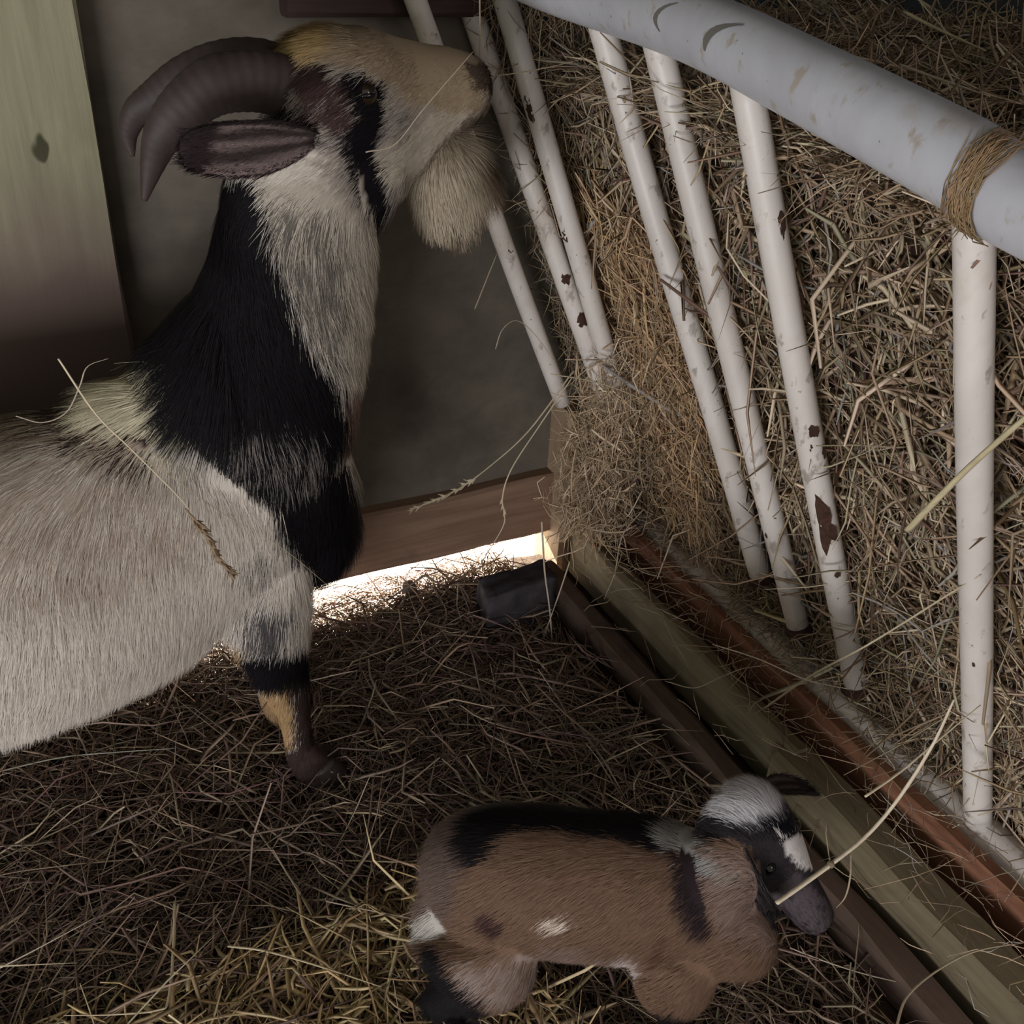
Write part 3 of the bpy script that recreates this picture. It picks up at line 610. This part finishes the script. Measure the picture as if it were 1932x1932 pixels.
# hooves
M_hoof, _nt, _b = new_mat('dark_hoof', .5, .3); _b.inputs['Base Color'].default_value = (.03, .022, .02, 1)
def hoof(x, y, r=.024, par=goat, ax=(1, 0), z0=.008):
    for s in (-1, 1):
        cx, cy = x + ax[0] * .004 - ax[1] * s * r * .42, y + ax[1] * .004 + ax[0] * s * r * .42
        V, F = tube([(cx - ax[0] * .003, cy - ax[1] * .003, z0 + r * 1.25), (cx + ax[0] * .004, cy + ax[1] * .004, z0 + r * .6), (cx + ax[0] * .008, cy + ax[1] * .008, z0)], [r * .42, r * .50, r * .52], [r * .75, r * .95, r * 1.1], side=(-ax[1], ax[0], 0), seg=12)
        yield V, F
for x, y in ((.206, LN - .006), (.203, LF - .006), (-.43, YC - .085), (-.43, YC + .085)):
    link_mesh('hoof', join(list(hoof(x, y))), M_hoof, goat)

# ------------------------------------------------------------------ kid
O = np.array([.325, .455, 0.]); FW = np.array([.86, -.51, 0.]); FW /= np.linalg.norm(FW); NS = np.array([FW[1], -FW[0], 0.])   # NS: towards the near side
def K_(f, s, z): return O + FW * f + NS * s + np.array([0, 0, z])
kid = empty('goat_kid', tuple(O), 'small brown goat kid with black back stripe and white head patch on the straw', 'goat')
kp = []
kt = [(-.116, .168, .015, .012), (-.106, .172, .042, .036), (-.082, .180, .060, .050), (-.045, .184, .065, .055), (.0, .182, .066, .056), (.055, .182, .067, .054), (.10, .178, .061, .048), (.14, .168, .042, .036), (.158, .165, .015, .015)]
kp.append(tube([K_(a, 0, b) for a, b, c, d in kt], [d for *_, d in kt], [c for _, _, c, _ in kt], side=NS, seg=20))
P0 = np.array([.452, .413, .262]); P1 = np.array([.500, .323, .178]); HA = nrm(P1 - P0); HS = nrm(np.cross(HA, (0, 0, 1)))      # head axis, head side
hs = HS if HS @ NS > 0 else -HS
kp.append(tube([K_(.09, 0, .185), K_(.115, .003, .205), K_(.128, 0, .235), P0 + HA * .01], [.043, .036, .031, .028], [.052, .042, .034, .028], side=NS, seg=16))
kp.append(tube([K_(.11, .01, .16), K_(.145, .02, .165), K_(.165, .02, .175)], [.038, .034, .02], [.045, .04, .024], side=NS, seg=16))
UPH = nrm(np.cross(hs, HA)); UPH = UPH if UPH[2] > 0 else -UPH
hk = [(-.012, .016, .016, 0), (.0, .029, .028, 0), (.022, .033, .032, 0), (.048, .029, .030, -.003), (.075, .021, .024, -.006), (.10, .018, .020, -.007), (.118, .016, .016, -.008), (.126, .008, .008, -.008)]
kp.append(tube([P0 + HA * a + UPH * d for a, b, c, d in hk], [b for _, b, _, _ in hk], [c for _, _, c, _ in hk], side=hs, seg=18))
def kleg(f, s, hind):
    if hind: pts = [(f, s * .75, .15), (f + .01, s * .95, .115), (f + .005, s, .09), (f - .028, s, .068), (f - .022, s, .04), (f - .014, s, .02)]; ra = [.036, .032, .021, .012, .0105, .012]; rb = [.052, .045, .026, .014, .012, .013]
    else: pts = [(f, s * .8, .15), (f, s, .115), (f + .004, s, .085), (f + .006, s, .07), (f + .004, s, .04), (f + .010, s, .02)]; ra = [.030, .026, .017, .0145, .011, .0125]; rb = [.040, .034, .020, .0155, .0115, .013]
    return tube([K_(*p) for p in pts], ra, rb, side=NS, seg=14)
for s in (-1, 1): kp.append(kleg(-.078, s * .042, True)); kp.append(kleg(.095, s * .036, False))
kp.append(tube([K_(-.102, .004, .19), K_(-.112, .016, .178), K_(-.116, .022, .158), K_(-.114, .026, .143)], [.012, .012, .011, .007], seg=10))
km = fuse(kp, .0042, 8)
KB = (.160, .096, .062); KBLK = (.010, .008, .009)
P_kid = [
    ([(780, 1700), (790, 1600), (850, 1540), (960, 1490), (1250, 1530), (1250, 1560), (1000, 1540), (900, 1580), (880, 1660), (850, 1760), (790, 1760)], (.13, .09, .075), 1, 8),
    ([(1000, 1560), (1250, 1600), (1280, 1700), (1200, 1700), (1000, 1640), (900, 1680)], (.17, .10, .065), .5, 12),
    ([(1040, 1780), (1180, 1800), (1180, 1850), (1040, 1840)], (.22, .16, .14), .6, 10),
    ([(830, 1820), (1040, 1800), (1040, 1890), (860, 1890)], (.26, .20, .17), .7, 10),
    ([(865, 1590), (885, 1535), (950, 1512), (1050, 1500), (1180, 1515), (1300, 1530), (1400, 1530), (1400, 1575), (1300, 1608), (1250, 1608), (1150, 1583), (1000, 1566), (955, 1585), (935, 1620), (890, 1640)], KBLK, 1, 6),
    ([(1300, 1600), (1400, 1600), (1520, 1740), (1480, 1790), (1380, 1760), (1340, 1660)], (.22, .15, .12), 1, 8),
    ([(1235, 1568), (1300, 1545), (1335, 1595), (1400, 1665), (1340, 1640), (1290, 1612), (1250, 1595)], (.32, .31, .29), .9, 6),
    ([(1280, 1600), (1325, 1620), (1345, 1690), (1362, 1755), (1325, 1768), (1292, 1700)], (.022, .014, .016), 1, 6),
    (oval(943, 1738, 28, 17, 35), (.05, .025, .022), 1, 4), (oval(1062, 1738, 26, 13, 10), (.62, .52, .44), 1, 5), (oval(1195, 1828, 24, 30, 0), (.46, .38, .35), 1, 5),
    (oval(1258, 1790, 10, 28, 10), (.09, .04, .025), .8, 5),
    ([(820, 1770), (850, 1800), (880, 1850), (930, 1885), (960, 1932), (1000, 2300), (700, 2300), (780, 1850)], KBLK, 1, 7),
    ([(1100, 1905), (1400, 1905), (1500, 2500), (1000, 2500)], KBLK, 1, 6),
    ([(960, 1890), (1100, 1850), (1200, 2300), (960, 2300)], (.03, .02, .02), 1, 6),
    (oval(815, 1745, 30, 26, 20), (.40, .37, .33), 1, 5),
]
P_kidhead = [
    (oval(1422, 1515, 72, 50, 8), (.62, .60, .62), 1, 4), (oval(1512, 1606, 42, 27, 40), (.62, .58, .56), 1, 4),
    (oval(1512, 1540, 9, 30, -32), (.28, .25, .23), 1, 3), (oval(1478, 1570, 30, 16, 0), (.006, .006, .01), 1, 2),
    ([(1440, 1710), (1500, 1640), (1620, 1760), (1560, 1800)], (.07, .055, .06), .8, 4)]
def col_kid(P, jit):
    d = P - O; s = d @ NS; Q = P.copy(); far = s < 0; 
    c = paint(Q, KB, P_kid, jit)
    h = ((P - P0) @ HA > -.014) & (np.linalg.norm(np.cross(P - P0, HA), axis=1) < .040) & (((P - P0) @ UPH > -.030)) & ((P - K_(.14, 0, .17))[:, 2] > -.02) & (((P - P0) @ HA > .02) | (P[:, 2] > .235))
    if h.any(): c[h] = paint(P[h], (.028, .023, .026), P_kidhead, jit)
    return c
color_mesh(km, col_kid)
kb = link_mesh('body', km, M_skin, kid)
def comb_kid(P, n):
    c = np.tile(-FW + np.array([0, 0, -.7]), (len(P), 1)); k = sg(.11 - P[:, 2], .02); c = c * (1 - k) + k * (np.array((0, 0, -1.)) - FW * .2)
    k = sg((P - P0) @ HA + .005, .006) * sg(.045 - np.linalg.norm(np.cross(P - P0, HA), axis=1), .004); c = c * (1 - k) - k * HA; return c
def len_kid(P, n):
    L = np.full(len(P), .013); h = ((P - P0) @ HA > .0) & (np.linalg.norm(np.cross(P - P0, HA), axis=1) < .042); L[h] = .007; L[P[:, 2] < .08] = .009; L[P[:, 2] < .03] = .005
    w = np.linalg.norm(P - (P0 + HA * .005 + UPH * .02), axis=1) < .035; L[w] = .014
    t_ = (P - O) @ FW < -.114; L[t_] = .018; return L, np.where(h, .25, .38)
coat(km, 190000, col_kid, comb_kid, len_kid, .00024, 'coat', kid)
eb = P0 + HA * .006 + UPH * .006
ear(eb + hs * .026, eb + hs * .056 + HA * .060 - UPH * .004, .0155, -UPH * .4 + hs * 1.0, parent=kid, cin=(.03, .025, .025), cout=(.02, .016, .018), dark=(.02, .015, .015), cup=.2)
ear(eb - hs * .024, eb - hs * .074 + HA * .028 + UPH * .012, .0155, UPH * .6 - HA * .8, parent=kid, cin=(.05, .035, .035), cout=(.025, .02, .02), dark=(.02, .015, .015), cup=.2)
for s in (-1, 1): link_mesh('eye', join([ellipsoid(P0 + HA * .045 + hs * s * .0265 + UPH * .010, (.0065, .0065, .0065))]), M_pup, kid)
for f, s in ((-.088, .042), (-.088, -.042), (.108, .036), (.108, -.036)):
    p = K_(f, s, 0); link_mesh('hoof', join(list(hoof(p[0], p[1], .014, kid, (FW[0], FW[1]), .010))), M_hoof, kid)

# ------------------------------------------------------------------ block and stone by the gap
def rock(name, c, r, mt, seed, label, cat, boxy=6, rot=0):
    V, F = ellipsoid((0, 0, 0), (1, 1, 1), nu=36, nv=24); out = []
    for v in V:
        v = np.array(v); k = (np.abs(v) ** boxy).sum() ** (-1 / boxy) if boxy > 2 else 1.0; v = v * k; d = 1 + .05 * mnoise.noise(Vector(v * 2.2) + Vector((seed, 0, 0))) + .02 * mnoise.noise(Vector(v * 9))
        v = v * d * np.array(r); out.append((c[0] + v[0] * math.cos(rot) - v[1] * math.sin(rot), c[1] + v[0] * math.sin(rot) + v[1] * math.cos(rot), c[2] + v[2]))
    o = link_mesh(name, join([(out, F)]), mt, None); return tag(o, label, cat)
bm = bmesh.new(); bmesh.ops.create_cube(bm, size=1.0); bmesh.ops.subdivide_edges(bm, edges=list(bm.edges), cuts=9, use_grid_fill=True); bmesh.ops.smooth_vert(bm, verts=bm.verts, factor=.5, use_axis_x=True, use_axis_y=True, use_axis_z=True)
for v in bm.verts:
    p = v.co.copy(); k = 1 + .06 * mnoise.noise(p * 2.5) + .05 * mnoise.noise(p * 7); v.co = Vector((.558 + p.x * .108 * k + p.y * .006, .998 + p.y * .050 * k, .026 + p.z * .086 * k + .006 * p.x))
bme = bpy.data.meshes.new('block'); bm.to_mesh(bme); bm.free()
tag(link_mesh('block', bme, M_brick, None, True), 'dark grey stone block on the straw beside the bright gap', 'block')
M_stone, _nt, _b = new_mat('small_grey_stone', .9, .15); _b.inputs['Base Color'].default_value = (.13, .12, .11, 1)
s_ = onZ(772, 1115, .018); rock('stone', tuple(s_), (.011, .010, .017), M_stone, 8, 'small upright dark stone in the straw in front of the gap', 'stone', 2.5)

# ------------------------------------------------------------------ twine on the rail
tw = []
tc = onX(1880, 352, .57); T_ = nrm(np.array(railP[2]) - np.array(railP[1]))
c_ = nrm(CAM - tc); c_ = nrm(c_ - T_ * (c_ @ T_)); S_ = np.cross(T_, c_)
for k in range(70):
    a0 = rng.uniform(-1.9, -1.0); a1 = rng.uniform(.7, 1.5); off = rng.normal(0, .007); slant = rng.uniform(-.01, .03)
    P = []
    for t in np.linspace(0, 1, 8):
        a = a0 + (a1 - a0) * t; P.append(tc + T_ * (off + slant * (t - .5) + rng.normal(0, .0012)) + (c_ * math.cos(a) + S_ * math.sin(a)) * (.0305 + abs(rng.normal(0, .0015))))
    tw.append(P)
e0 = onX(1862, 400, .55)
for k in range(26):
    q = onX(1800 + rng.normal(0, 14), 425 + rng.normal(0, 14), .548); P = [e0 + (q - e0) * t + rng.normal(0, .0015, 3) + np.array([0, 0, .006]) * math.sin(math.pi * t) for t in np.linspace(0, 1, 8)]; tw.append(P)
tw = np.array(tw); v, f, c = strands(tw, np.full(len(tw), .0007), straw_cols(len(tw), [(.30, .19, .10), (.38, .26, .15)], [.5, .5]))
tag(link_mesh('hay_wisp', mesh_np('hay_wisp', v, f, c), M_straw, None, False), 'frayed brown wisp of hay wrapped round the top rail above the right bar', 'hay wisp')

# ------------------------------------------------------------------ single stalks
def stalk(pts, w, label, col=(.52, .43, .29), seed=None, name='hay_stalk', node=None, base_w=None):
    X = catmull(np.array(pts, float), 8); n = len(X); rad = np.interp(np.linspace(0, 1, n), [0, .1, .7, 1], [w * .9, w, w * .8, w * .35])
    me = join([tube(X, rad * .7, rad, sm=False, seg=8, side=(.3, .5, .8))]); nv = len(me.vertices)
    a = me.color_attributes.new('Col', 'FLOAT_COLOR', 'POINT'); cc = np.ones((nv, 4)); cc[:, :3] = np.array(col) * rng.uniform(.85, 1.12, (nv, 1)); a.data.foreach_set('color', cc.astype(np.float32).ravel())
    o = link_mesh(name, me, M_straw); tag(o, label, 'hay stalk', 'single hay stalks')
    if seed:                                    # seed head along the tail end
        m0, m1 = seed; i0, i1 = int(m0 * (n - 1)), int(m1 * (n - 1)); pieces = [tube(X[i0:i1 + 1], [w * .8] * (i1 + 1 - i0), sm=False, seg=8, side=(.3, .5, .8))]
        for t in np.arange(m0, m1, .009):
            u = t * (n - 1); i = min(int(u), n - 2); T = nrm(X[i + 1] - X[i]); d = nrm(T * 1.5 + rng.normal(0, .45, 3)); p = X[i] + (X[i + 1] - X[i]) * (u - i)
            pieces.append(tube([p, p + d * .003, p + d * .006, p + d * .010], [w * .6, w * .85, w * .7, w * .3], sm=False, seg=6, side=(.3, .5, .8)))
        sme = fuse(pieces, .0005, 1); a = sme.color_attributes.new('Col', 'FLOAT_COLOR', 'POINT'); cc = np.ones((len(sme.vertices), 4)); cc[:, :3] = np.array(col) * .95; a.data.foreach_set('color', cc.astype(np.float32).ravel())
        link_mesh('seed_head', sme, M_straw, o)
    if node:
        i = int(node * (n - 1)); k = link_mesh('stem_node', join([ellipsoid(X[i], (w * 1.3, w * 1.3, w * 1.3), nu=10, nv=8)]), M_olive, o); k.location = (0, 0, 0)
    return o
YX = lambda L, y: [onY(a, b, y) for a, b in L]
XX = lambda L, x: [onX(a, b, x) for a, b in L]
ZZ = lambda L, z: [onZ(a, b, z) for a, b in L]
PAL = (.56, .47, .32)
stalk(YX([(110, 677), (180, 780), (250, 850), (330, 930), (360, 965)], .70), .0009, 'pale straight stalk lying across the adult goat\'s shoulder from its withers', PAL)
stalk(YX([(350, 960), (385, 1005), (410, 1050), (436, 1082)], .695), .0011, 'short dark seedy stalk stuck on the adult goat\'s white shoulder', (.22, .15, .09), (0.05, 1))
stalk(YX([(30, 785), (80, 797), (125, 778), (150, 730), (165, 692), (205, 676)], .735), .0007, 'thin curled stalk hooked over the goat\'s back beside the withers tuft', (.40, .33, .25))
stalk(YX([(238, 845), (330, 905), (430, 975), (540, 1040), (622, 1108)], .712), .0004, 'hair-thin grass stem running down the goat\'s shoulder to its chest', (.42, .34, .22))
stalk(YX([(690, 287), (745, 272), (800, 205), (892, 98)], .80), .0009, 'stalk crossing the adult goat\'s cheek towards the rack', (.42, .34, .26))
stalk(XX([(905, -20), (905, 120), (898, 205)], .45), .0008, 'stalk hanging straight down beside the adult goat\'s nose', (.36, .29, .18))
stalk(YX([(912, 145), (960, 140), (1030, 128), (1120, 106)], 1.000), .0009, 'stalk lying level across the two leftmost long bars near the top', (.46, .37, .25))
stalk(YX([(1082, 700), (1000, 810), (930, 875), (860, 925), (768, 964)], 1.000), .0014, 'long stalk with seedy tip reaching left over the back wall panel', PAL, (.62, .98))
stalk(YX([(1080, 712), (1020, 800), (965, 885), (948, 940), (952, 985), (925, 1035), (900, 1075)], 0.990), .0012, 'long bent stalk hanging down across the bright gap', PAL, (.5, .62))
stalk(YX([(935, 658), (948, 622), (975, 605), (1010, 632), (1048, 685)], 1.020), .0008, 'stalk arched like a hook in front of the far bars', (.46, .38, .28))
stalk(YX([(896, 583), (915, 535), (938, 478)], 0.980), .0010, 'short stalk poking down below the goat\'s beard', (.34, .27, .19))
stalk(YX([(1040, 706), (1120, 720), (1200, 748), (1260, 782)], 0.965), .0012, 'pale stalk lying level at the foot of the far bars', PAL)
stalk(YX([(1022, 985), (1028, 1080), (1038, 1160), (1046, 1282)], 0.930), .0013, 'stiff straight stalk hanging in front of the dark block', (.52, .43, .33))
stalk(YX([(1075, 1060), (1055, 1120), (1030, 1190), (1015, 1230), (1030, 1305)], 0.940), .0011, 'drooping seedy stalk hanging beside the straight one in front of the block', (.52, .43, .33), (.45, .98))
stalk(YX([(1215, 960), (1175, 1010), (1160, 1080), (1140, 1130)], 0.930), .0010, 'stalk hanging over the far end of the narrow grey timber', (.48, .39, .28))
stalk(YX([(1465, 1704), (1520, 1665), (1575, 1625), (1640, 1572), (1700, 1500), (1760, 1405), (1800, 1320)], .30), .0022, 'thick jointed stalk with a cut end sticking out in front of the kid\'s face', (.58, .49, .36), None, node=.33)
stalk(YX([(1632, 1503), (1700, 1455), (1760, 1405), (1850, 1330)], .31), .0013, 'stalk forking off above the thick jointed stalk', (.52, .43, .30))
stalk(XX([(1712, 1000), (1765, 945), (1830, 880), (1932, 790), (1990, 740)], .53), .0028, 'broad flat grass blade crossing in front of the right bar', (.48, .41, .25))
stalk(XX([(1440, 1338), (1530, 1275), (1640, 1215), (1800, 1115), (1850, 1085)], .66), .0015, 'long pale stalk leaning across the feet of the rack bars', PAL)
stalk(XX([(1345, 1216), (1430, 1243), (1520, 1282), (1600, 1300)], .64), .0011, 'bright thin stalk poking out over the olive timber', (.66, .58, .45))
stalk(XX([(1255, 1285), (1310, 1298), (1360, 1278), (1400, 1262), (1450, 1255)], .62), .0010, 'wavy flat blade curling over the timbers', (.45, .37, .28))
stalk(XX([(1698, 122), (1760, 145), (1868, 182)], .66), .0017, 'pale stalk on top of the hay behind the top rail', (.55, .45, .34))
stalk(XX([(1706, 22), (1770, 55), (1860, 96)], .80), .0022, 'yellowish stalk against the slate wall in the upper right corner', (.52, .44, .27))
stalk(XX([(1605, 1612), (1604, 1655), (1595, 1692), (1578, 1713)], .56), .0009, 'small curved blade beside the kid\'s nose', (.42, .33, .23))
stalk(ZZ([(1490, 1788), (1560, 1815), (1640, 1840), (1737, 1862)], .03), .0010, 'long pale stalk on the floor below the kid\'s nose', (.58, .49, .38))
stalk(ZZ([(1690, 1940), (1712, 1880), (1770, 1830), (1840, 1795), (1935, 1778)], .105), .0012, 'curved stalk reaching over the near end of the olive timber', (.50, .41, .28))
stalk(ZZ([(330, 1700), (328, 1780), (318, 1885), (296, 1906), (215, 1914), (120, 1916)], .045), .0015, 'sharply bent stalk on the straw at the lower left', (.50, .41, .26))
stalk(ZZ([(430, 1785), (500, 1794), (600, 1822), (720, 1862)], .04), .0016, 'long straight stalk on the straw left of the kid\'s hind leg', (.50, .41, .26))
stalk(ZZ([(0, 1826), (70, 1790), (180, 1731)], .045), .0010, 'stalk pointing up from the left edge of the straw', (.58, .50, .38))
stalk(ZZ([(-20, 1460), (110, 1430), (210, 1420), (330, 1412)], .03), .0012, 'long green-grey stalk under the goat\'s belly at the left edge', (.42, .42, .33))
stalk(ZZ([(615, 1700), (700, 1718), (800, 1737)], .04), .0011, 'straight stalk pointing at the kid\'s tail', (.42, .33, .25))
stalk(ZZ([(850, 1548), (838, 1590), (826, 1625)], .05), .0010, 'short pale stalk standing behind the kid\'s rump', (.60, .50, .38))
